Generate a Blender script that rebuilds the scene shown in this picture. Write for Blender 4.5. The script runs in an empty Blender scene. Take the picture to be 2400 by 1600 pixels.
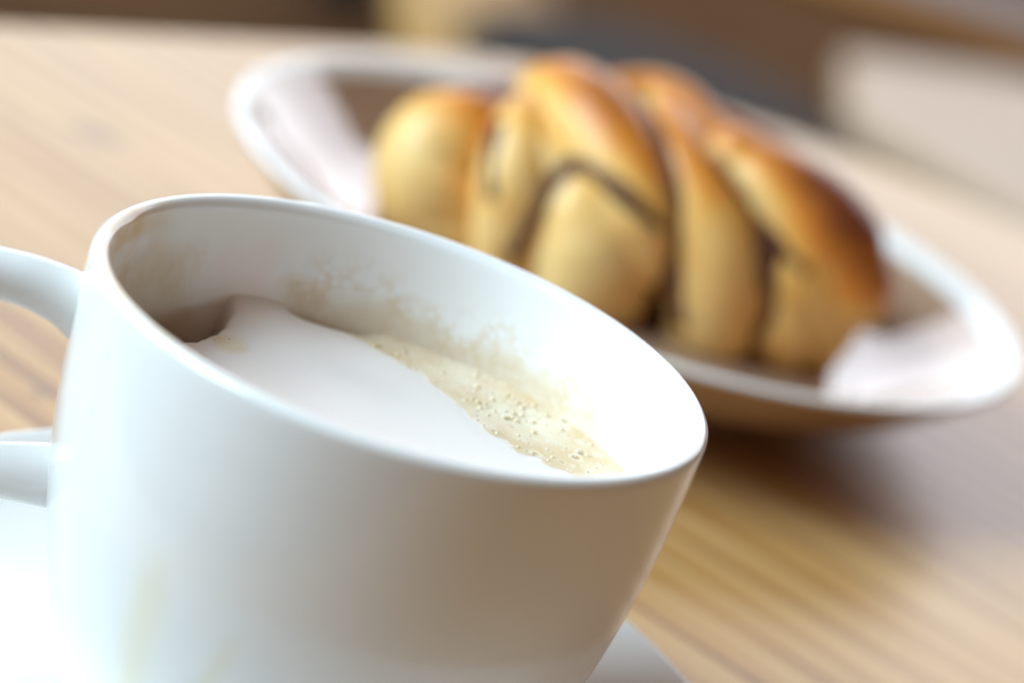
import bpy, bmesh, math, random
from mathutils import Vector, Matrix, noise
random.seed(7)
SC = bpy.context.scene
COL = SC.collection
R = math.radians
CM = 0.01

# ------------------------------------------------------------------ camera
PITCH, ROLL = 0.3338, 0.3386
cam_d = bpy.data.cameras.new("camera")
cam_d.lens = 90.0
cam_d.sensor_width = 36.0
cam_d.clip_start = 0.02
cam_d.clip_end = 60
cam_d.dof.use_dof = True
cam_d.dof.focus_distance = 0.371
cam_d.dof.aperture_fstop = 8.2
cam_d.dof.aperture_blades = 0
cam = bpy.data.objects.new("camera", cam_d)
COL.objects.link(cam)
cp, sp = math.cos(PITCH), math.sin(PITCH)
fw = Vector((0, cp, -sp)); up0 = Vector((0, sp, cp)); rt0 = Vector((1, 0, 0))
cr, sr = math.cos(ROLL), math.sin(ROLL)
rt = rt0 * cr + up0 * sr
up = -rt0 * sr + up0 * cr
m = Matrix((rt, up, -fw)).transposed().to_4x4()
m.translation = Vector((0, 0, 0.19077))
cam.matrix_world = m
SC.camera = cam

# ------------------------------------------------------------------ light
world = bpy.data.worlds.new("World")
SC.world = world
world.use_nodes = True
bgn = world.node_tree.nodes["Background"]
bgn.inputs[0].default_value = (1.0, 0.68, 0.48, 1)
bgn.inputs[1].default_value = 0.18


def window_light(name, loc, target, sx, sy, power, color):
    l = bpy.data.lights.new(name, 'AREA')
    l.shape = 'RECTANGLE'
    l.size, l.size_y = sx, sy
    l.energy = power
    l.color = color
    o = bpy.data.objects.new(name, l)
    o.location = loc
    d = Vector(target) - Vector(loc)
    o.rotation_euler = d.to_track_quat('-Z', 'Y').to_euler()
    COL.objects.link(o)
    return o


# the big window on the left: four panes with glazing bars between them
wl, wt = Vector((-2.83, -0.2, 1.95)), Vector((0.0, 0.45, 0.0))
wq = (wt - wl).to_track_quat('-Z', 'Y')
for px_, py_ in ((-.64, -.57), (.64, -.57), (-.64, .57), (.64, .57)):
    off = wq @ Vector((px_, py_, 0))
    window_light("window_light", wl + off, wt + off, 1.16, 1.02, 57, (0.655, 0.865, 1.0))
window_light("window_light", (0.35, 6.7, 2.3), (0.0, 0.5, 0.0), 7.5, 3.2, 215, (0.88, 0.92, 1.0))

vs = SC.view_settings
SC.display_settings.display_device = 'sRGB'
vs.view_transform = 'Standard'
vs.look = 'None'
vs.exposure = 0.2
vs.gamma = 1.0
SC.cycles.max_bounces = 10
SC.cycles.diffuse_bounces = 8
SC.cycles.use_denoising = True

# ------------------------------------------------------------------ helpers


def link_mesh(name, bm, mat, parent=None, smooth=True):
    bmesh.ops.recalc_face_normals(bm, faces=bm.faces)
    me = bpy.data.meshes.new(name)
    bm.to_mesh(me)
    bm.free()
    if smooth:
        for p in me.polygons:
            p.use_smooth = True
    me.materials.append(mat)
    o = bpy.data.objects.new(name, me)
    COL.objects.link(o)
    if parent:
        o.parent = parent
    return o


def empty(name, loc, label, cat, rz=0.0):
    o = bpy.data.objects.new(name, None)
    o.empty_display_size = 0.02
    o.location = loc
    o.rotation_euler = (0, 0, rz)
    COL.objects.link(o)
    o["label"] = label
    o["category"] = cat
    return o


def tag(o, label, cat):
    o["label"] = label
    o["category"] = cat
    return o


def smooth_profile(pts, n):
    """Catmull-Rom through (r, z) points"""
    out = []
    P = [Vector((a, b, 0)) for a, b in pts]
    P = [P[0] * 2 - P[1]] + P + [P[-1] * 2 - P[-2]]
    for i in range(1, len(P) - 2):
        for k in range(n):
            t = k / n
            a, b, c, d = P[i - 1], P[i], P[i + 1], P[i + 2]
            q = 0.5 * ((2 * b) + (c - a) * t + (2 * a - 5 * b + 4 * c - d) * t * t + (3 * b - a - 3 * c + d) * t ** 3)
            out.append((max(q.x, 0.0), q.y))
    out.append(pts[-1])
    return out


def lathe(prof, seg, closed_ends=True):
    """prof list of (r, z) in cm -> bmesh in m"""
    bm = bmesh.new()
    rows = []
    for r, z in prof:
        if r < 1e-4:
            rows.append([bm.verts.new((0, 0, z * CM))])
        else:
            rows.append([bm.verts.new((r * CM * math.cos(2 * math.pi * i / seg),
                                       r * CM * math.sin(2 * math.pi * i / seg), z * CM)) for i in range(seg)])
    for a, b in zip(rows, rows[1:]):
        for i in range(seg):
            j = (i + 1) % seg
            if len(a) == 1 and len(b) == 1:
                continue
            if len(a) == 1:
                bm.faces.new((a[0], b[i], b[j]))
            elif len(b) == 1:
                bm.faces.new((a[i], b[0], a[j]))
            else:
                bm.faces.new((a[i], b[i], b[j], a[j]))
    return bm


def cr_curve(pts, n):
    P = [Vector(p) for p in pts]
    P = [P[0] * 2 - P[1]] + P + [P[-1] * 2 - P[-2]]
    out = []
    for i in range(1, len(P) - 2):
        for k in range(n):
            t = k / n
            a, b, c, d = P[i - 1], P[i], P[i + 1], P[i + 2]
            out.append(0.5 * ((2 * b) + (c - a) * t + (2 * a - 5 * b + 4 * c - d) * t * t
                              + (3 * b - a - 3 * c + d) * t ** 3))
    out.append(P[-2].copy())
    return out


def tube(pts4, n=8, seg=24, wob=0.0, cap=6, flat=1.0, freq=60.0):
    """tapered tube through (x, y, z, r) in cm with rounded ends"""
    pos = cr_curve([p[:3] for p in pts4], n)
    rad = [v.x for v in cr_curve([(p[3], 0, 0) for p in pts4], n)]
    bm = bmesh.new()
    tang = []
    for i in range(len(pos)):
        a = pos[max(i - 1, 0)]
        b = pos[min(i + 1, len(pos) - 1)]
        tang.append((b - a).normalized())
    nrm = tang[0].orthogonal().normalized()
    rings = []

    def ring(c, t, nn, r):
        bn = t.cross(nn)
        vs_ = []
        for k in range(seg):
            a = 2 * math.pi * k / seg
            q = c + (nn * math.cos(a) * flat + bn * math.sin(a)) * r
            if wob:
                q += (q - c).normalized() * wob * noise.noise(q * freq * CM)
            vs_.append(bm.verts.new(q * CM))
        return vs_
    frames = []
    for i in range(len(pos)):
        nrm = (nrm - tang[i] * nrm.dot(tang[i])).normalized()
        frames.append(nrm.copy())
    p0 = bm.verts.new((pos[0] - tang[0] * rad[0]) * CM)
    for k in range(1, cap):
        a = math.pi / 2 * k / cap
        rings.append(ring(pos[0] - tang[0] * rad[0] * math.cos(a), tang[0], frames[0], rad[0] * math.sin(a)))
    for i in range(len(pos)):
        rings.append(ring(pos[i], tang[i], frames[i], rad[i]))
    for k in range(cap - 1, 0, -1):
        a = math.pi / 2 * k / cap
        rings.append(ring(pos[-1] + tang[-1] * rad[-1] * math.cos(a), tang[-1], frames[-1], rad[-1] * math.sin(a)))
    p1 = bm.verts.new((pos[-1] + tang[-1] * rad[-1]) * CM)
    for k in range(seg):
        j = (k + 1) % seg
        bm.faces.new((p0, rings[0][j], rings[0][k]))
        for a, b in zip(rings, rings[1:]):
            bm.faces.new((a[k], a[j], b[j], b[k]))
        bm.faces.new((p1, rings[-1][k], rings[-1][j]))
    return bm


def sstep(a, b, x):
    t = min(max((x - a) / (b - a), 0), 1)
    return t * t * (3 - 2 * t)


# ------------------------------------------------------------------ materials
class NT:
    def __init__(self, name):
        self.mat = bpy.data.materials.new(name)
        self.mat.use_nodes = True
        self.t = self.mat.node_tree
        self.b = self.t.nodes["Principled BSDF"]

    def n(self, typ, **kw):
        nd = self.t.nodes.new(typ)
        for k, v in kw.items():
            if k.startswith("i_"):
                nd.inputs[k[2:].replace("_", " ")].default_value = v
            else:
                setattr(nd, k, v)
        return nd

    def l(self, a, b):
        self.t.links.new(a, b)

    def math(self, op, a, b=None, clamp=False):
        nd = self.t.nodes.new("ShaderNodeMath")
        nd.operation = op
        nd.use_clamp = clamp
        for i, x in enumerate((a, b)):
            if x is None:
                continue
            if isinstance(x, (int, float)):
                nd.inputs[i].default_value = x
            else:
                self.l(x, nd.inputs[i])
        return nd.outputs[0]

    def mix(self, fac, a, b, blend='MIX'):
        nd = self.t.nodes.new("ShaderNodeMix")
        nd.data_type = 'RGBA'
        nd.blend_type = blend
        for sock, x in ((nd.inputs[0], fac), (nd.inputs[6], a), (nd.inputs[7], b)):
            if isinstance(x, (int, float)):
                sock.default_value = x
            elif isinstance(x, tuple):
                sock.default_value = (*x, 1) if len(x) == 3 else x
            else:
                self.l(x, sock)
        return nd.outputs[2]

    def ramp(self, fac, stops, interp='LINEAR'):
        nd = self.t.nodes.new("ShaderNodeValToRGB")
        cr_ = nd.color_ramp
        cr_.interpolation = interp
        while len(cr_.elements) < len(stops):
            cr_.elements.new(0.5)
        for e, (p, c) in zip(cr_.elements, stops):
            e.position = p
            e.color = (*c, 1) if len(c) == 3 else c
        self.l(fac, nd.inputs[0])
        return nd.outputs[0]

    def attr(self, name):
        nd = self.t.nodes.new("ShaderNodeAttribute")
        nd.attribute_name = name
        return nd.outputs["Fac"]

    def objco(self):
        return self.t.nodes.new("ShaderNodeTexCoord").outputs["Object"]

    def noise(self, co, scale, detail=4.0, rough=0.5, dist=0.0):
        nd = self.n("ShaderNodeTexNoise")
        nd.inputs["Scale"].default_value = scale
        nd.inputs["Detail"].default_value = detail
        nd.inputs["Roughness"].default_value = rough
        nd.inputs["Distortion"].default_value = dist
        self.l(co, nd.inputs["Vector"])
        return nd.outputs["Fac"]

    def bump(self, h, strength, dist):
        nd = self.n("ShaderNodeBump")
        nd.inputs["Strength"].default_value = strength
        nd.inputs["Distance"].default_value = dist
        self.l(h, nd.inputs["Height"])
        self.l(nd.outputs[0], self.b.inputs["Normal"])

    def set(self, **kw):
        for k, v in kw.items():
            s = self.b.inputs[k.replace("_", " ")]
            if isinstance(v, (int, float)):
                s.default_value = v
            elif isinstance(v, tuple):
                s.default_value = (*v, 1) if len(v) == 3 else v
            else:
                self.l(v, s)
        return self


def m_porcelain():
    t = NT("white_porcelain")
    co = t.objco()
    nz = t.noise(co, 30, 2)
    t.set(Base_Color=t.mix(nz, (0.80, 0.80, 0.785), (0.84, 0.84, 0.83)), Roughness=0.16, IOR=1.5)
    t.bump(t.noise(co, 90, 2), 0.03, 0.001)
    return t.mat


def m_cup():
    """glazed cup: dried crema on the inner wall, two dribbles down the outside (baked as vertex attributes)"""
    t = NT("stained_porcelain")
    co = t.objco()
    base = (0.82, 0.82, 0.805)
    crema = (0.62, 0.46, 0.24)
    pale = (0.80, 0.70, 0.50)
    # dried film: thin tan layer with round clear holes where bubbles burst
    warp = t.n("ShaderNodeTexNoise")
    warp.inputs["Scale"].default_value = 130
    t.l(co, warp.inputs["Vector"])
    wv = t.n("ShaderNodeVectorMath", operation='MULTIPLY_ADD')
    t.l(warp.outputs["Color"], wv.inputs[0])
    wv.inputs[1].default_value = (0.004, 0.004, 0.004)
    t.l(co, wv.inputs[2])
    layers = None
    for sc_, lo, hi in ((300, .36, .62), (620, .30, .60)):
        vo = t.n("ShaderNodeTexVoronoi", feature='SMOOTH_F1')
        vo.inputs["Scale"].default_value = sc_
        vo.inputs["Smoothness"].default_value = 0.25
        t.l(wv.outputs[0], vo.inputs["Vector"])
        r_ = t.ramp(vo.outputs["Distance"], [(lo, (0, 0, 0)), (lo + (hi - lo) * .35, (.55, .55, .55)), (hi, (1, 1, 1))])
        layers = r_ if layers is None else t.math('MULTIPLY', layers, r_)
    big = t.noise(co, 85, 4, 0.65)
    lines = t.math('MULTIPLY', layers, t.ramp(big, [(0.38, (0, 0, 0)), (0.66, (1, 1, 1))]))
    film = t.math('MULTIPLY', lines, t.attr("film"))
    film = t.math('MINIMUM', t.math('MULTIPLY', film, 0.75), 0.36)
    n1 = t.noise(co, 230, 5, 0.65)
    n2 = t.noise(co, 70, 3, 0.5)
    st = t.attr("stain")
    s = t.math('ADD', st, t.math('MULTIPLY', t.math('SUBTRACT', n1, 0.5), 0.5))
    s = t.math('ADD', s, t.math('MULTIPLY', t.math('SUBTRACT', n2, 0.5), 0.35))
    s = t.math('MULTIPLY', t.ramp(s, [(0.35, (0, 0, 0)), (0.95, (1, 1, 1))]), t.math('MINIMUM', t.math('MULTIPLY', st, 3.0), 1.0))
    c = t.mix(t.math('MULTIPLY', s, 0.62), base, crema)
    c = t.mix(film, c, crema)
    c = t.mix(t.math('MULTIPLY', t.attr("milk"), 0.97), c, (0.83, 0.745, 0.70))
    c = t.mix(t.attr("lip"), c, (0.66, 0.42, 0.14))
    c = t.mix(t.attr("drip"), c, (0.78, 0.70, 0.45))
    t.set(Base_Color=c, Roughness=0.16, IOR=1.5)
    rr = t.math('ADD', t.math('MULTIPLY', st, 0.25), 0.14)
    t.set(Roughness=rr)
    hgt = t.math('ADD', t.math('MULTIPLY', lines, t.attr("film")), t.math('MULTIPLY', t.attr("film"), t.noise(co, 520, 3, 0.6)))
    t.bump(hgt, 0.12, 0.0003)
    return t.mat


def m_foam():
    t = NT("milk_foam")
    co = t.objco()
    cr_ = t.attr("crema")
    n1 = t.noise(co, 420, 5, 0.65)
    n2 = t.noise(co, 95, 3, 0.5)
    m_ = t.math('ADD', cr_, t.math('MULTIPLY', t.math('SUBTRACT', n1, 0.5), 0.35))
    m_ = t.ramp(m_, [(0.36, (0, 0, 0)), (0.62, (1, 1, 1))])
    tan = t.mix(t.ramp(n2, [(0.35, (0, 0, 0)), (0.65, (1, 1, 1))]), (0.69, 0.51, 0.30), (0.82, 0.71, 0.54))
    white = t.mix(n2, (0.82, 0.735, 0.69), (0.845, 0.78, 0.74))
    # open pores in the crema at two sizes, each with a pale wall round it
    pores = rimw = None
    for sc_, thr in ((330, 0.66), (720, 0.60)):
        vo = t.n("ShaderNodeTexVoronoi", feature='F1')
        vo.inputs["Scale"].default_value = sc_
        t.l(co, vo.inputs["Vector"])
        sep = t.n("ShaderNodeSeparateColor")
        t.l(vo.outputs["Color"], sep.inputs[0])
        k_ = t.math('MULTIPLY', t.math('GREATER_THAN', sep.outputs[0], thr), m_)
        p_ = t.math('MULTIPLY', t.ramp(vo.outputs["Distance"], [(0.08, (1, 1, 1)), (0.24, (0, 0, 0))]), k_)
        w_ = t.math('MULTIPLY', t.ramp(vo.outputs["Distance"], [(0.20, (0, 0, 0)), (0.32, (1, 1, 1)), (0.48, (0, 0, 0))]), k_)
        pores = p_ if pores is None else t.math('MAXIMUM', pores, p_)
        rimw = w_ if rimw is None else t.math('MAXIMUM', rimw, w_)
    c = t.mix(m_, white, tan)
    c = t.mix(t.math('MULTIPLY', rimw, 0.55), c, (0.86, 0.80, 0.70))
    c = t.mix(t.math('MULTIPLY', pores, 0.85), c, (0.40, 0.22, 0.07))
    c = t.mix(t.attr("coffee"), c, (0.20, 0.11, 0.04))  # bare coffee in the hollow, painted shadow in the gap
    t.set(Base_Color=c, Roughness=0.42, Subsurface_Weight=0.15, Subsurface_Scale=0.002)
    h = t.math('SUBTRACT', t.math('MULTIPLY', n1, t.math('ADD', t.math('MULTIPLY', m_, 0.8), 0.02)), t.math('MULTIPLY', pores, 1.2))
    t.bump(h, 0.5, 0.0005)
    return t.mat


def m_bubble():
    t = NT("foam_bubble")
    co = t.objco()
    n1 = t.noise(co, 300, 2)
    t.set(Base_Color=t.mix(n1, (0.70, 0.53, 0.30), (0.84, 0.73, 0.54)), Roughness=0.04, IOR=1.33, Transmission_Weight=0.05, Coat_Weight=0.6, Coat_Roughness=0.03)
    return t.mat


def m_dough(name, brown):
    """egg-washed crust: browned where the dough stood highest in the oven"""
    t = NT(name)
    co = t.objco()
    geo = t.n("ShaderNodeNewGeometry")
    sx = t.n("ShaderNodeSeparateXYZ")
    t.l(co, sx.inputs[0])
    hgt = t.math('DIVIDE', t.math('SUBTRACT', sx.outputs[2], 0.0), 0.055)
    bk = t.attr("bake_shade")
    nz = t.noise(co, 38, 4, 0.55)
    n2 = t.noise(co, 160, 4, 0.6)
    f = t.math('ADD', bk, t.math('MULTIPLY', t.math('SUBTRACT', nz, 0.5), 0.75))
    f = t.math('ADD', f, t.math('MULTIPLY', t.math('SUBTRACT', n2, 0.5), 0.10))
    f = t.math('ADD', f, brown)
    c = t.ramp(f, [(0.0, (0.91, 0.635, 0.26)), (0.28, (0.87, 0.46, 0.105)), (0.48, (0.72, 0.25, 0.028)),
                   (0.75, (0.42, 0.12, 0.016)), (1.0, (0.19, 0.042, 0.010))])
    t.set(Base_Color=c, Roughness=0.42, IOR=1.45, Coat_Weight=0.12, Coat_Roughness=0.3,
          Subsurface_Weight=0.12, Subsurface_Scale=0.004)
    t.bump(t.math('ADD', t.math('MULTIPLY', n2, 0.4), nz), 0.25, 0.002)
    return t.mat


def m_filling():
    t = NT("cinnamon_filling")
    co = t.objco()
    n1 = t.noise(co, 260, 5, 0.7)
    t.set(Base_Color=t.ramp(n1, [(0.3, (0.045, 0.012, 0.006)), (0.7, (0.16, 0.05, 0.022))]), Roughness=0.5)
    t.bump(n1, 0.6, 0.002)
    return t.mat


def m_wood(name, ang, light, mid, dark, rough=0.34, scale=1.0, knots=()):
    t = NT(name)
    co = t.objco()
    mp = t.n("ShaderNodeMapping")
    mp.inputs["Rotation"].default_value = (0, 0, -ang)
    t.l(co, mp.inputs["Vector"])
    v = mp.outputs[0]
    # pull the grain sideways around the knots
    kn = None
    for (kx, ky, kr) in knots:
        d = t.n("ShaderNodeVectorMath", operation='DISTANCE')
        t.l(co, d.inputs[0])
        d.inputs[1].default_value = (kx, ky, 0.72)
        e = t.math('POWER', 2.718, t.math('MULTIPLY', t.math('MULTIPLY', d.outputs["Value"], d.outputs["Value"]), -1.0 / (kr * kr)))
        kn = e if kn is None else t.math('ADD', kn, e)
    st = t.n("ShaderNodeVectorMath", operation='MULTIPLY')
    t.l(v, st.inputs[0])
    st.inputs[1].default_value = (0.07 * scale, 1.0 * scale, 1.0 * scale)
    big = t.noise(st.outputs[0], 30, 3, 0.5, 0.6)
    mid_n = t.noise(st.outputs[0], 110, 5, 0.6, 0.8)
    st2 = t.n("ShaderNodeVectorMath", operation='MULTIPLY')
    t.l(v, st2.inputs[0])
    st2.inputs[1].default_value = (0.02 * scale, 1.0 * scale, 1.0 * scale)
    fine = t.noise(st2.outputs[0], 700, 4, 0.6)
    wv = t.n("ShaderNodeTexWave", wave_type='BANDS', bands_direction='Y', wave_profile='SAW')
    wv.inputs["Scale"].default_value = 26
    wv.inputs["Distortion"].default_value = 7.0
    wv.inputs["Detail"].default_value = 3.0
    wv.inputs["Detail Scale"].default_value = 0.9
    wv.inputs["Detail Roughness"].default_value = 0.55
    t.l(st.outputs[0], wv.inputs["Vector"])
    f = t.math('ADD', t.math('MULTIPLY', wv.outputs["Fac"], 0.32), t.math('MULTIPLY', mid_n, 0.68))
    f = t.math('ADD', t.math('MULTIPLY', f, 0.65), t.math('MULTIPLY', big, 0.35))
    c = t.ramp(f, [(0.33, dark), (0.47, mid), (0.60, light)])
    c = t.mix(t.math('MULTIPLY', t.math('SUBTRACT', fine, 0.5, True), 1.5), c, dark)
    if kn is not None:
        c = t.mix(t.math('MINIMUM', t.math('MULTIPLY', kn, 0.6), 0.6), c, (dark[0] * .35, dark[1] * .32, dark[2] * .3))
    t.set(Base_Color=c, Roughness=rough, IOR=1.5)
    rn = t.math('ADD', t.math('MULTIPLY', fine, 0.14), rough - 0.07)
    t.set(Roughness=rn)
    t.bump(t.math('ADD', f, t.math('MULTIPLY', fine, 0.5)), 0.10, 0.0006)
    return t.mat


def m_plain(name, c1, c2, rough, scale=40, metallic=0.0):
    t = NT(name)
    co = t.objco()
    n1 = t.noise(co, scale, 5, 0.6)
    t.set(Base_Color=t.mix(n1, c1, c2), Roughness=rough, Metallic=metallic)
    t.bump(t.noise(co, scale * 5, 3), 0.2, 0.001)
    return t.mat


PORC = m_porcelain()
CUP = m_cup()


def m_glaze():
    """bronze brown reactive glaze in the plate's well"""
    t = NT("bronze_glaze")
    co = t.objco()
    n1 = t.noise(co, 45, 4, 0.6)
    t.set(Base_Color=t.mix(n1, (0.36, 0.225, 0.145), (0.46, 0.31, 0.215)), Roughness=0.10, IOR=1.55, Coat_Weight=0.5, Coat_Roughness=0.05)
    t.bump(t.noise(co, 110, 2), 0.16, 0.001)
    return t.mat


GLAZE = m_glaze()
FOAM = m_foam()
BUB = m_bubble()
FILL = m_filling()
CRUST = m_dough("baked_dough", 0.0)
TCX, TCY, TR = 0.086, 0.560, 0.300
KN = [(-0.112 - TCX, 0.592 - TCY, 0.006), (-0.0792 - TCX, 0.4336 - TCY, 0.0016)]
OAK = m_wood("oiled_oak", R(-32), (0.61, 0.37, 0.15), (0.51, 0.265, 0.083), (0.21, 0.085, 0.022), 0.36, 1.0, KN)
PALE = m_wood("pale_ash", R(35), (0.53, 0.36, 0.205), (0.47, 0.30, 0.15), (0.34, 0.20, 0.09), 0.38)
HONEY = m_wood("honey_wood", R(70), (0.60, 0.36, 0.11), (0.54, 0.30, 0.08), (0.40, 0.21, 0.05), 0.7)
GOLD = m_wood("golden_pine", R(35), (0.36, 0.17, 0.028), (0.30, 0.13, 0.018), (0.19, 0.08, 0.010), 0.8)
FLOORM = m_wood("dark_floor_wood", R(60), (0.135, 0.064, 0.018), (0.09, 0.038, 0.010), (0.042, 0.017, 0.004), 0.85, 0.25)
FLOORM.node_tree.nodes["Principled BSDF"].inputs["Specular IOR Level"].default_value = 0.12
IRON = m_plain("black_iron", (0.02, 0.02, 0.022), (0.035, 0.035, 0.04), 0.5)
FELT = m_plain("charcoal_felt", (0.022, 0.015, 0.012), (0.036, 0.026, 0.021), 0.95, 120)
MAT = m_plain("grey_mat", (0.16, 0.19, 0.23), (0.24, 0.27, 0.31), 0.9, 60)

# ------------------------------------------------------------------ setting
FZ = -0.72
bm = bmesh.new()
q = [bm.verts.new(p) for p in ((-5, -3, FZ), (6, -3, FZ), (6, 9, FZ), (-5, 9, FZ))]
bm.faces.new(q)
fl = link_mesh("floor", bm, FLOORM, None, False)
fl["kind"] = "structure"


def slab_prism(outline, z0, z1, bev=0.0):
    bm = bmesh.new()
    lo = [bm.verts.new((x, y, z0)) for x, y in outline]
    hi = [bm.verts.new((x, y, z1)) for x, y in outline]
    n = len(lo)
    bm.faces.new(lo[::-1])
    bm.faces.new(hi)
    for i in range(n):
        j = (i + 1) % n
        bm.faces.new((lo[i], lo[j], hi[j], hi[i]))
    if bev:
        bmesh.ops.bevel(bm, geom=list(bm.edges), offset=bev, segments=2, affect='EDGES', profile=0.5)
    return bm


# ------------------------------------------------------------------ cafe table
TZ = -FZ
TANG = R(-37)
tab = empty("cafe_table", (TCX, TCY, FZ), "light oak cafe table with rounded corners carrying the cup and bun plate", "table")


def table_xy(u, v):
    """table axes (cm, u along the grain) -> metres relative to the table empty"""
    return ((u * math.cos(TANG) - v * math.sin(TANG)) * CM - TCX, (u * math.sin(TANG) + v * math.cos(TANG)) * CM - TCY)


U0, U1, V0, V1, CRAD = -52.3, 62.0, 15.5, 75.7, 17.0  # unseen near edge pulled in to cut warm bounce onto the cup
outline = []
for cu, cv, a0 in ((U1 - CRAD, V1 - CRAD, 0), (U0 + CRAD, V1 - CRAD, 90), (U0 + CRAD, V0 + CRAD, 180), (U1 - CRAD, V0 + CRAD, 270)):
    for k in range(25):
        a = R(a0 + 90 * k / 24)
        outline.append((cu + CRAD * math.cos(a), cv + CRAD * math.sin(a)))


def inset(pts, d):
    mu, mv = (U0 + U1) / 2, (V0 + V1) / 2
    hu, hv = (U1 - U0) / 2, (V1 - V0) / 2
    return [(mu + (u - mu) * (1 - d / hu), mv + (v - mv) * (1 - d / hv)) for u, v in pts]


bm = bmesh.new()
rings = []
for d, z in ((.6, TZ - .028), (.15, TZ - .0262), (0, TZ - .022), (0, TZ - .005), (.12, TZ - .0016), (.45, TZ)):
    rings.append([bm.verts.new((*table_xy(u, v), z)) for u, v in inset(outline, d)])
for ra, rb_ in zip(rings, rings[1:]):
    for k in range(len(ra)):
        j = (k + 1) % len(ra)
        bm.faces.new((ra[k], ra[j], rb_[j], rb_[k]))
bm.faces.new(rings[0][::-1])
bm.faces.new(rings[-1])
top = link_mesh("tabletop", bm, OAK, tab, False)
for u, v in ((U0 + 7, V0 + 7), (U0 + 7, V1 - 7), (U1 - 7, V0 + 7), (U1 - 7, V1 - 7)):
    x, y = table_xy(u, v)
    bm = slab_prism([(x + .022 * math.cos(R(8 + 90 * k)), y + .022 * math.sin(R(8 + 90 * k))) for k in range(4)], 0, TZ - .0285, .002)
    link_mesh("leg", bm, OAK, tab, False)

# ------------------------------------------------------------------ saucer
CX, CY = -0.01468, 0.33932
sp_ = smooth_profile([(0, .16), (2.3, .16), (2.45, .01), (2.75, .0), (2.95, .12), (4.6, .50), (6.1, 1.06), (6.82, 1.40),
                      (6.96, 1.50), (6.90, 1.58), (6.70, 1.54), (5.7, 1.10), (4.3, .70), (3.6, .56), (3.1, .47), (2.2, .42), (0, .40)], 6)
sau = link_mesh("saucer", lathe(sp_, 160), PORC)
sau.location = (CX, CY, 0.0006)
tag(sau, "white porcelain saucer under the coffee cup", "saucer")

# ------------------------------------------------------------------ cup
CZ = 0.0048          # cup stands in the saucer's well
OUT = [(0, .25), (2.55, .25), (2.65, .02), (3.05, .0), (3.22, .07), (3.42, .32), (3.66, .95), (3.86, 1.6), (4.10, 2.4), (4.30, 3.4),
       (4.44, 4.5), (4.50, 5.5), (4.52, 6.1), (4.52, 6.40)]
LIP = [(4.49, 6.49), (4.42, 6.535), (4.33, 6.53), (4.26, 6.48)]
INN = [(4.22, 6.38), (4.20, 6.1), (4.19, 5.5), (4.13, 4.6), (4.02, 3.5), (3.82, 2.5), (3.56, 1.6), (3.18, .95), (2.4, .55), (1.2, .42), (0, .40)]
full = smooth_profile(OUT + LIP + INN, 9)
inn_tab = sorted([(z, r) for r, z in INN])


def inner_r(z):
    for (z0, r0), (z1, r1) in zip(inn_tab, inn_tab[1:]):
        if z0 <= z <= z1:
            return r0 + (r1 - r0) * (z - z0) / (z1 - z0)
    return inn_tab[-1][1]


cup = empty("coffee_cup", (CX, CY, CZ), "white porcelain coffee cup filled with milk foam, stained inside", "cup")
NSEG = 360
bmc = lathe(full, NSEG)
body = link_mesh("cup_body", bmc, CUP, cup)
FL = 4.82            # foam level above the cup's foot (cm)
me = body.data
for k in ("stain", "film", "milk", "lip", "drip"):
    me.attributes.new(k, 'FLOAT', 'POINT')
A = {k: [0.0] * len(me.vertices) for k in ("stain", "film", "milk", "lip", "drip")}


def bump1(x, c, w):
    return math.exp(-((x - c) / w) ** 2)


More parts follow.
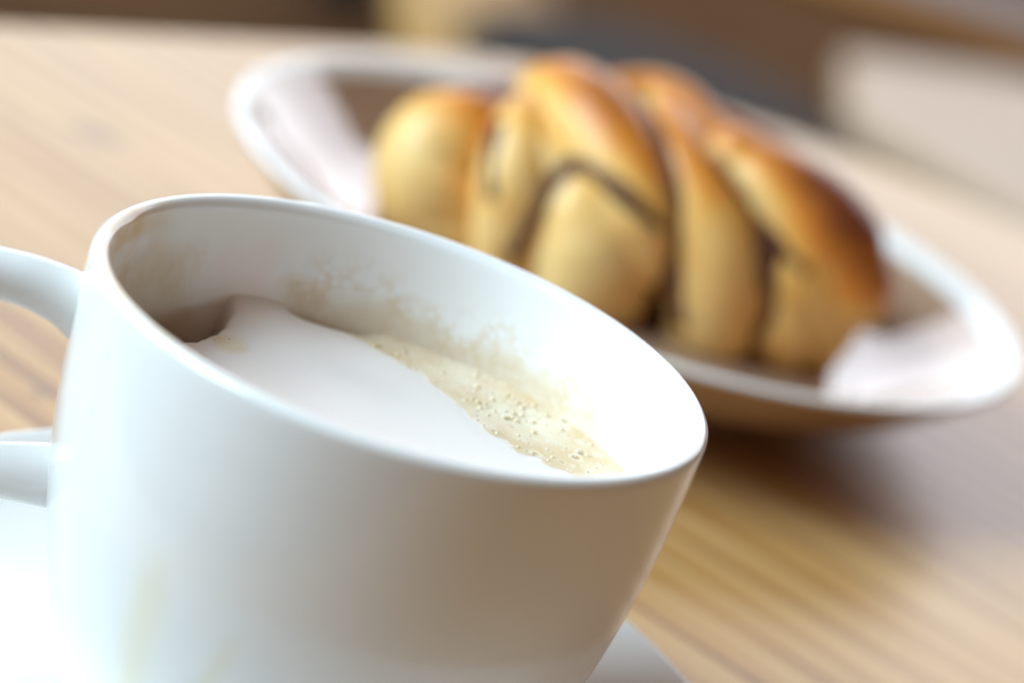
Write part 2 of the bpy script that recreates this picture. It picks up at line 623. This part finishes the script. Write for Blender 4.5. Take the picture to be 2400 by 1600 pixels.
for i, vtx in enumerate(me.vertices):
    x, y, z = vtx.co * 100
    r = math.hypot(x, y)
    az = math.degrees(math.atan2(y, x)) % 360
    inside = z > .38 and r < inner_r(max(z, .5)) + (.10 if z < 6.2 else .26)
    st = film = milk = lip = drip = 0.0
    if inside:
        h = z - FL
        w1 = noise.noise(Vector((az * .05, 3.1, h * .6)))
        w2 = noise.noise(Vector((az * .16, 7.7, h * 1.4)))
        edge = .42 + .30 * w1 + .2 * w2
        band = 1 - sstep(edge - .25, edge + .45, h)
        sect = sstep(5, 30, az) * (1 - sstep(225, 260, az))
        st = band * sect * .85
        st = max(st, .75 * sect * (1 - sstep(0, .22 + .1 * w2, h)))
        # the left wall beside the foam bridge is smeared with crema
        left = sstep(136, 144, az) * (1 - sstep(225, 245, az))
        st = max(st, left * (.70 + .6 * w1) * (1 - sstep(.6, 1.6, h)))
        film = sect * sstep(30, 60, az) * (1 - sstep(126, 132, az)) * (1 - sstep(.35 + .35 * w1, 1.15 + .35 * w1, h))
        film = max(film, .8 * left * (1 - sstep(.4, 1.5, h)))
        # thin milk veil left where the foam slid down
        milk = sstep(121, 127, az + 6 * w2) * (1 - sstep(132, 156, az + 10 * w1 + 4 * h))
        milk *= 1 - sstep(.3 + .6 * w2, 1.6 + .4 * w1, h)
        st *= 1 - .9 * milk
        film *= 1 - milk
        # coffee tide, with shade painted in, where the foam has pulled away from the wall
        st = max(st, 1.2 * sstep(139, 144, az) * (1 - sstep(172, 190, az)) * (1 - sstep(-.25, .25 + .12 * w2, h)))
        lip = .9 * sstep(6.0, 6.25, z) * (1 - sstep(4.36, 4.475, r)) * sstep(150, 175, az) * (1 - .7 * sstep(222, 250, az)) * (1 - sstep(270, 300, az)) * (.75 + .5 * w2)
        lip = max(lip, .45 * sstep(150, 170, az) * (1 - sstep(222, 240, az)) * sstep(4.9, 5.6, z) * (.45 + w2))
        lip = min(max(lip, 0), 1)
    elif r > 3.2 and z < 6.2:
        # two dried dribbles down the outside, one wide and one narrow ending in a drop
        a1 = 243.0 + 1.6 * noise.noise(Vector((z * .5, 1, 2))) + (z - 3) * 1.2
        drip = .48 * bump1(az, a1, 4.2 + 1.2 * noise.noise(Vector((z, 5, 5)))) * (1 - sstep(3.1, 4.3, z))
        a2 = 257.0 + (z - 2.0) * 4.0
        drip = max(drip, .36 * bump1(az, a2, 2.0) * (1 - sstep(2.6, 3.6, z)) * sstep(1.2, 1.8, z))
        drip = max(drip, .6 * bump1(az, 255.5, 2.0) * bump1(z, 1.75, .22))
    for k, val in (("stain", st), ("film", film), ("milk", milk), ("lip", lip), ("drip", drip)):
        A[k][i] = val
for k, arr in A.items():
    me.attributes[k].data.foreach_set("value", arr)
# handle: a loop out to the left, turned slightly towards the camera
HA = R(192)
hd = Vector((math.cos(HA), math.sin(HA), 0))


def hp(o, z, r):
    return (hd.x * o, hd.y * o, z, r)


hb = tube([hp(4.15, 5.42, .50), hp(4.7, 5.62, .41), hp(5.4, 5.70, .37), hp(6.2, 5.58, .36), hp(6.95, 4.9, .37), hp(7.0, 3.7, .37),
           hp(6.35, 2.85, .34), hp(5.5, 2.72, .35), hp(4.75, 2.85, .42), hp(4.1, 2.95, .48)], 10, 28, 0, 5)
link_mesh("handle", hb, PORC, cup)

# ------------------------------------------------------------------ coffee foam
foam = empty("coffee_foam", (CX, CY, CZ), "pinkish white milk foam with a tan bubbly crema edge inside the cup", "coffee")
EDGE = [(-2.55, 3.75), (-2.2, 3.55), (-1.39, 3.62), (-.57, 3.26), (.43, 2.72), (1.05, 2.02), (1.44, 1.50), (2.15, 1.12), (2.9, 1.0), (4.2, .4)]


def edge_y(x):
    if x <= EDGE[0][0]:
        return 9.0
    for (x0, y0), (x1, y1) in zip(EDGE, EDGE[1:]):
        if x0 <= x <= x1:
            return y0 + (y1 - y0) * (x - x0) / (x1 - x0)
    return EDGE[-1][1]


def foam_at(x, y):
    """height above foot (cm), crema mask, mask of bare coffee and painted gap shadow"""
    r = math.hypot(x, y)
    az = math.degrees(math.atan2(y, x)) % 360
    nz = noise.noise(Vector((x * .9, y * .9, 1.0)))
    n3 = noise.noise(Vector((x * 4, y * 4, 3.0)))
    sd = (y - edge_y(x)) * .75
    n9 = noise.noise(Vector((x * 10, y * 10, 5.0)))
    cre = sstep(-.20, .24, sd + .14 * n3 + .06 * n9)
    z = FL + .018 * (1 - sstep(-.40, .15, sd)) + .02 * nz + .010 * n3 * cre
    # mound of the tongue
    z += .04 * math.exp(-((x + .3) ** 2 + (y - .3) ** 2) / 6)
    # foam clinging up the back-left wall
    br = sstep(110, 128, az) * (1 - sstep(130, 145, az)) * sstep(2.2, 4.2, r) ** 1.6
    z += .15 * br
    # gap between tongue and wall
    gap = sstep(95, 104, az) * (1 - sstep(116, 121, az)) * sstep(3.62, 3.92, r)
    z -= .16 * gap
    # a hollow at the wall where the liquid shows
    hx, hy = x + 3.95, y - 1.6
    u = (-hx * .93 + hy * .37) / 1.15
    w = (-hx * .37 - hy * .93) / 1.85
    ho = 1 - sstep(.84, 1.08, math.sqrt(u * u + w * w) + .05 * n3)
    z -= 1.0 * ho
    # orange crema streak in front of the hollow
    cre = max(cre, .75 * math.exp(-(((x + 2.45) / .42) ** 2 + ((y - 1.35) / .5) ** 2)))
    cre = max(cre, .9 * sstep(3.75, 4.05, r) * sstep(150, 175, az) * (1 - sstep(250, 285, az)))
    cre = cre * (1 - br)
    return z, min(cre, 1.0), max(ho * .8, gap * .35)  # coffee shows in the hollow; in the gap the tint stands for shadow


bm = bmesh.new()
NR, NA = 110, 260
rowsv = []
att = []
for i in range(NR + 1):
    row = []
    fr = (i / NR) ** .85
    for k in range(NA):
        a = 2 * math.pi * k / NA
        rr = fr * 4.13
        z, c_, h_ = foam_at(rr * math.cos(a), rr * math.sin(a))
        rw = fr * (inner_r(z) + .03)
        row.append(bm.verts.new((rw * math.cos(a) * CM, rw * math.sin(a) * CM, z * CM)))
        att.append((c_, h_))
        if i == 0:
            break
    rowsv.append(row)
for i in range(NR):
    a, b = rowsv[i], rowsv[i + 1]
    for k in range(NA):
        j = (k + 1) % NA
        if i == 0:
            bm.faces.new((a[0], b[k], b[j]))
        else:
            bm.faces.new((a[k], b[k], b[j], a[j]))
fo = link_mesh("foam_surface", bm, FOAM, foam)
for q_, nm in enumerate(("crema", "coffee")):
    fo.data.attributes.new(nm, 'FLOAT', 'POINT')
    fo.data.attributes[nm].data.foreach_set("value", [t_[q_] for t_ in att])
# bubbles standing in the crema
bm = bmesh.new()
rb = random.Random(11)
cnt = 0
while cnt < 90:
    az = rb.uniform(15, 100)
    rr = rb.uniform(1.9, 4.0)
    x, y = rr * math.cos(R(az)), rr * math.sin(R(az))
    sd = (y - edge_y(x)) * .75
    if sd < .12:
        continue
    big = rb.random()
    rad = .014 + .022 * rb.random() ** 2
    if big > .955:
        rad = .03 + .02 * rb.random()
    if abs(az - 48) > 25 and rb.random() < .35:
        continue
    z = foam_at(x, y)[0]
    bmesh.ops.create_icosphere(bm, subdivisions=2, radius=rad * CM,
                               matrix=Matrix.Translation(Vector((x * CM, y * CM, (z - rad * .15) * CM))))
    cnt += 1
for k in range(70):                     # a cluster of larger bubbles against the back wall
    x, y = rb.gauss(1.85, .36), rb.gauss(2.75, .34)
    if math.hypot(x, y) > 3.98:
        continue
    rad = .012 + .036 * rb.random() ** 2.5
    bmesh.ops.create_icosphere(bm, subdivisions=2, radius=rad * CM,
                               matrix=Matrix.Translation(Vector((x * CM, y * CM, (foam_at(x, y)[0] + rad * .1) * CM))))
for x, y, rad in ((-.52, 3.42, .05), (-.45, 3.50, .03), (.62, 3.3, .03), (1.2, 3.2, .04), (2.95, 2.0, .035)):
    bmesh.ops.create_icosphere(bm, subdivisions=2, radius=rad * CM,
                               matrix=Matrix.Translation(Vector((x * CM, y * CM, (foam_at(x, y)[0] + rad * .2) * CM))))
bu = link_mesh("foam_bubble", bm, BUB, foam)
bu["kind"] = "stuff"

# ------------------------------------------------------------------ plate
PX, PY = 0.0169, 0.5850
pp = smooth_profile([(0, .45), (5.2, .45), (5.35, .02), (5.75, 0), (6.0, .38), (7.2, .72), (8.5, 1.35), (9.45, 2.15), (9.80, 2.50),
                     (9.90, 2.62), (9.84, 2.72), (9.66, 2.70), (9.35, 2.50), (8.5, 1.85), (7.5, 1.18), (6.5, .86), (5.6, .78), (0, .76)], 7)
plate = link_mesh("plate", lathe([(r_ * .982, z_) for r_, z_ in pp], 180), PORC)
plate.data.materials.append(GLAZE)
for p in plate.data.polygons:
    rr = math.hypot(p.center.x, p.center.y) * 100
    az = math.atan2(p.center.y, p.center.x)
    if (p.center.z > .0070 and rr < 9.05 and p.normal.z > 0) or (p.normal.z < 0 and rr < 9.72):  # the well, then the underside and outer wall in the same brown
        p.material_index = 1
plate.location = (PX, PY, 0.0006)
tag(plate, "white rimmed deep plate with a glossy brown glazed inside, holding the cinnamon bun", "plate")

# ------------------------------------------------------------------ bun (knotted strands of dough around cinnamon filling)
BX, BY = 0.019, 0.595
bun = empty("cinnamon_bun", (BX, BY, 0.0082), "golden knotted cinnamon bun with dark filling lines on the plate", "bun")
S = {
    'A': ([(-1.95, 58.3, 3.72, .78), (-2.5, 58.15, 3.45, 1.12), (-2.92, 58.15, 2.95, 1.44), (-2.98, 58.1, 2.35, 1.58), (-2.7, 57.9, 1.7, 1.5), (-2.4, 57.7, 1.1, 1.2)], .06, 1.0),
    'B': ([(-1.45, 58.1, 4.3, .55), (-1.38, 57.3, 3.9, .76), (-1.15, 56.8, 3.1, .92), (-.9, 56.7, 2.1, .95), (-.75, 56.8, 1.3, .85)], -.05, 1.0),
    'C': ([(-1.15, 59.5, 4.6, .80), (-.6, 58.95, 4.7, 1.05), (.2, 57.9, 4.5, 1.2), (1.1, 56.95, 4.0, 1.15), (1.8, 56.4, 3.4, .92), (2.25, 56.2, 2.8, .6), (2.45, 56.2, 2.3, .35)], .08, 1.0),
    'D': ([(.12, 56.85, 3.95, .30), (.25, 56.75, 3.6, .66), (.45, 56.7, 3.15, 1.02), (.75, 56.75, 2.6, 1.36), (1.05, 56.85, 2.0, 1.52), (1.25, 56.95, 1.4, 1.50), (1.35, 57.1, .9, 1.3)], .02, 1.0),
    'E': ([(1.75, 58.99, 5.1, .5), (2.25, 57.6, 4.65, .72), (2.95, 57.0, 3.95, .92), (3.55, 56.8, 3.15, 1.08), (3.95, 56.85, 2.3, 1.16), (4.25, 57.05, 1.5, 1.1), (4.4, 57.2, .9, .9)], .04, 1.0),
    'T': ([(.5, 60.3, 5.1, .5), (1.24, 60.5, 5.1, .72), (2.04, 60.2, 5.05, .75), (2.8, 59.3, 4.85, .6)], .10, 1.0),
    'F': ([(3.5, 58.5, 4.85, .80), (4.4, 58.4, 4.42, 1.25), (5.3, 58.4, 3.95, 1.54), (6.2, 58.3, 3.5, 1.54), (6.85, 58.1, 3.0, 1.2)], .04, 1.0),
    'G': ([(4.9, 57.3, 3.4, .6), (5.6, 57.3, 2.9, .85), (6.35, 57.7, 2.4, .95), (6.9, 58.2, 1.9, .75)], .16, 1.0),
    'H': ([(5.0, 57.0, 3.0, .5), (5.5, 57.0, 2.4, .72), (5.85, 57.15, 1.85, .82), (6.0, 57.3, 1.5, .65)], .22, 1.0),  # browned to stand in for the shadow low at the right
    'N': ([(3.5, 57.9, 4.1, .6), (4.2, 57.5, 3.5, .8), (4.7, 57.3, 2.9, .8), (5.0, 57.4, 2.3, .6)], .28, 1.0),  # extra browning stands in for shade between E and F
    'O': ([(-.9, 57.3, 4.0, .6), (-.3, 57.0, 3.6, .7), (-.2, 57.0, 2.6, .8), (-.2, 57.2, 1.7, .8)], -.02, 1.0),
    'J': ([(6.3, 57.6, 2.4, .6), (6.65, 57.9, 2.0, .78), (6.85, 58.1, 1.6, .7)], .18, 1.0),
    'P': ([(6.6, 59.9, 3.5, .9), (6.75, 60.4, 2.8, 1.1), (6.4, 60.6, 2.0, 1.2), (6.1, 60.4, 1.3, 1.0)], .12, 1.0),
    'K': ([(-2.9, 59.8, 2.7, .9), (-2.2, 61.3, 2.7, 1.1), (-.8, 62.4, 3.0, 1.2), (.2, 62.6, 2.1, 1.1)], .1, 1.0),
    'L': ([(-.3, 61.0, 3.9, .8), (1.0, 61.8, 3.7, 1.0), (2.4, 62.6, 3.1, 1.2), (3.0, 62.5, 2.1, 1.1)], .1, 1.0),
    'M': ([(3.0, 60.8, 4.6, .8), (4.6, 61.9, 3.8, 1.1), (5.6, 62.0, 2.6, 1.2), (6.4, 61.0, 2.0, 1.0)], .12, 1.0),
}
OFF = Vector((BX * 100, BY * 100, .82))
for key, (pts, brown, flat) in S.items():
    P = [(x - OFF.x, y - OFF.y, z - OFF.z, rad) for x, y, z, rad in pts]
    sb = tube(P, 9, 30, .05, 7, flat, 45.0)
    o = link_mesh("strand", sb, CRUST, bun)
    for vtx in o.data.vertices:
        if vtx.co.z < .004:      # the underside sits flat on the plate
            vtx.co.z = .0003 + .15 * max(vtx.co.z + .02, 0) * .16
    at = o.data.attributes.new("bake_shade", 'FLOAT', 'POINT')
    for i, vtx in enumerate(o.data.vertices):
        zz = vtx.co.z * 100
        nzv = o.data.vertices[i].normal.z
        # oven browning: high and upward-facing crust takes the most colour; brown also paints shade into H and N
        b = .08 + .52 * sstep(2.2, 4.6, zz) * sstep(.05, .95, nzv) + brown * .9 * sstep(1.0, 3.0, zz)
        if key == 'F':
            b += .58 * sstep(1.6, 4.5, vtx.co.x * 100) * sstep(-.4, .8, nzv + vtx.co.x * 4)
        if key == 'A':
            b += .30 * bump1(vtx.co.x * 100, -3.9, 1.0) * sstep(2.3, 3.4, zz)
        at.data[i].value = b
bm = bmesh.new()
bmesh.ops.create_uvsphere(bm, u_segments=48, v_segments=28, radius=1.0)
for vtx in bm.verts:
    q = vtx.co
    nn = 1 + .06 * noise.noise(q * 2.5)
    vtx.co = Vector((q.x * .058 * nn, q.y * .0355 * nn, max(q.z, -.92) * .0228 * nn + .0205))
link_mesh("filling", bm, FILL, bun)
# filling squeezed out along the seams between the strands; one strip paints shade under F
from mathutils.bvhtree import BVHTree
vv, ff = [], []
for o in bun.children:
    if o.name.startswith("strand"):
        b0 = len(vv)
        vv += [vt.co.copy() for vt in o.data.vertices]
        ff += [[b0 + i for i in p.vertices] for p in o.data.polygons]
tree = BVHTree.FromPolygons(vv, ff)
SEAMS = [
    ([(-.58, 56.1, 1.81), (-.53, 55.71, 3.03), (-.34, 55.87, 3.81), (-.04, 56.09, 4.27), (.53, 55.9, 4.17), (1.35, 55.67, 3.94), (2.22, 55.5, 3.56)], .22),
    ([(1.22, 57.58, 5.45), (1.83, 56.58, 4.95), (2.35, 55.87, 4.26), (2.8, 55.48, 3.34), (3.17, 55.57, 2.36), (3.5, 56.0, 1.5)], .24),
    ([(-1.97, 56.75, 4.18), (-1.81, 56.25, 3.5), (-1.56, 56.05, 2.88)], .22),
    ([(3.0, 57.0, 5.15), (3.6, 56.7, 4.9), (4.3, 56.4, 4.5), (5.08, 56.25, 3.95), (5.9, 56.4, 3.45)], .17),  # dark strip painting the shaded dough line under strand F
    ([(4.79, 56.1, 3.89), (5.2, 56.01, 3.19), (5.46, 56.26, 2.21), (5.3, 56.6, 1.5)], .22),
]
ctr = Vector((1.9, 59.5, 2.6))
for pts, rad in SEAMS:
    res = []
    for p in cr_curve(pts, 3):
        dirn = Vector(((p.x - ctr.x) * .35, p.y - ctr.y, p.z - ctr.z)).normalized()
        o_ = (p + dirn * 3 - OFF) * CM
        h = tree.ray_cast(o_, -dirn)
        if h[0] is None:
            continue
        q = h[0] * 100 - dirn * rad * .35
        res.append((q.x, q.y, max(q.z, .1), rad * .92 * (1 + .4 * noise.noise(p * 1.7))))
    # even out the depth along the seam
    for _ in range(2):
        res = [res[0]] + [tuple((res[i - 1][k] + 2 * res[i][k] + res[i + 1][k]) / 4 for k in range(4)) for i in range(1, len(res) - 1)] + [res[-1]]
    link_mesh("filling_shade_seam", tube(res, 3, 12, .05, 4, 1.0, 120), FILL, bun)

# ------------------------------------------------------------------ background, far out of focus


def cyl_leg(z0, z1, r0, r1, x, y, n=14):
    bm = bmesh.new()
    a = [bm.verts.new((x + r0 * math.cos(2 * math.pi * i / n), y + r0 * math.sin(2 * math.pi * i / n), z0)) for i in range(n)]
    b = [bm.verts.new((x * .9 + r1 * math.cos(2 * math.pi * i / n), y * .9 + r1 * math.sin(2 * math.pi * i / n), z1)) for i in range(n)]
    for i in range(n):
        j = (i + 1) % n
        bm.faces.new((a[i], a[j], b[j], b[i]))
    bm.faces.new(a[::-1])
    bm.faces.new(b)
    return bm


# low round table to the right
lt = empty("low_table", (0.56, 2.32, FZ), "low pale wooden octagonal table behind the plate at the right", "table", R(22.5))
link_mesh("tabletop", lathe([(0, 42.0), (37, 42), (37.8, 42.6), (38, 43.2), (38, 44.2), (37.6, 44.9), (36.8, 45), (0, 45)], 8), PALE, lt, False)
for k in range(3):
    a = R(20 + 120 * k)
    link_mesh("leg", cyl_leg(0, .42, .016, .024, .26 * math.cos(a), .26 * math.sin(a)), PALE, lt, False)

# pale wooden stool seat behind the bun
stl = empty("wooden_stool", (-0.075, 2.055, FZ), "pale honey wooden stool beyond the table edge above the bun", "stool", R(8))
bm = bmesh.new()
gr = []
for lvl in (0, 1):
    g = []
    for i in range(15):
        u = i / 14
        row = []
        for k in range(9):
            w = k / 8
            x = -.125 + .03 * (1 - w) + u * .27
            y = -.15 + .04 * (2 * u - .8) ** 2 + w * .55
            zt = .45 - .13 * max(0, (u - .25) / .75) ** 1.7       # seat curved down to one side, shaped so its shading fades out
            row.append(bm.verts.new((x, y, zt - (.03 if lvl else 0))))
        g.append(row)
    gr.append(g)
for g in gr:
    for i in range(14):
        for k in range(8):
            bm.faces.new((g[i][k], g[i + 1][k], g[i + 1][k + 1], g[i][k + 1]))
rim_ = [(i, 0) for i in range(15)] + [(14, k) for k in range(1, 9)] + [(i, 8) for i in range(13, -1, -1)] + [(0, k) for k in range(7, 0, -1)]
for (i, k), (i2, k2) in zip(rim_, rim_[1:] + rim_[:1]):
    bm.faces.new((gr[0][i][k], gr[0][i2][k2], gr[1][i2][k2], gr[1][i][k]))
link_mesh("seat", bm, HONEY, stl)
for sx, sy in ((-.06, -.05), (.06, -.06), (-.07, .32), (.06, .32)):
    link_mesh("leg", cyl_leg(0, .42 if sx < 0 else .37, .012, .016, sx, sy), HONEY, stl, False)

# charcoal pouf
pf = empty("round_pouf", (0.05, 1.99, FZ), "charcoal round cushion stool just behind the bun", "stool")
link_mesh("cushion", lathe(smooth_profile([(0, 33), (15, 33), (17.5, 34.5), (18.4, 37), (18.2, 42), (17, 45.5), (14.5, 47), (8, 47.6), (0, 47.8)], 5), 64), FELT, pf)
for k in range(4):
    a = R(45 + 90 * k)
    link_mesh("leg", cyl_leg(0, .335, .011, .014, .12 * math.cos(a), .12 * math.sin(a)), IRON, pf, False)


def bar(name, p0, p1, w, h, mat, label, cat):
    p0, p1 = Vector(p0), Vector(p1)
    L = (p1 - p0).length
    o = link_mesh(name, slab_prism([(0, -w / 2), (L, -w / 2), (L, w / 2), (0, w / 2)], 0, h, min(w, h) * .12), mat, None, False)
    d = p1 - p0
    o.location = (p0.x, p0.y, FZ + .001)
    o.rotation_euler = (0, 0, math.atan2(d.y, d.x))
    return tag(o, label, cat)


bar("wooden_beam", (-1.0, 5.27), (2.2, 5.91), .28, .03, GOLD, "golden brown wooden floor beam in the blurred upper right corner", "beam")
bar("floor_mat", (-1.0, 5.75), (2.2, 6.39), .44, .012, MAT, "blue grey mat beyond the golden wooden beam, top right", "mat")

bn = empty("waste_bin", (-.42, 3.88, FZ), "dark grey bin on the floor beyond the table's far edge", "bin")
link_mesh("bin_body", lathe([(0, .2), (5.2, .2), (5.5, .6), (7.0, 24), (7.2, 24.6), (6.9, 24.6), (5.2, 1.2), (0, 1.2)], 40), IRON, bn, False)
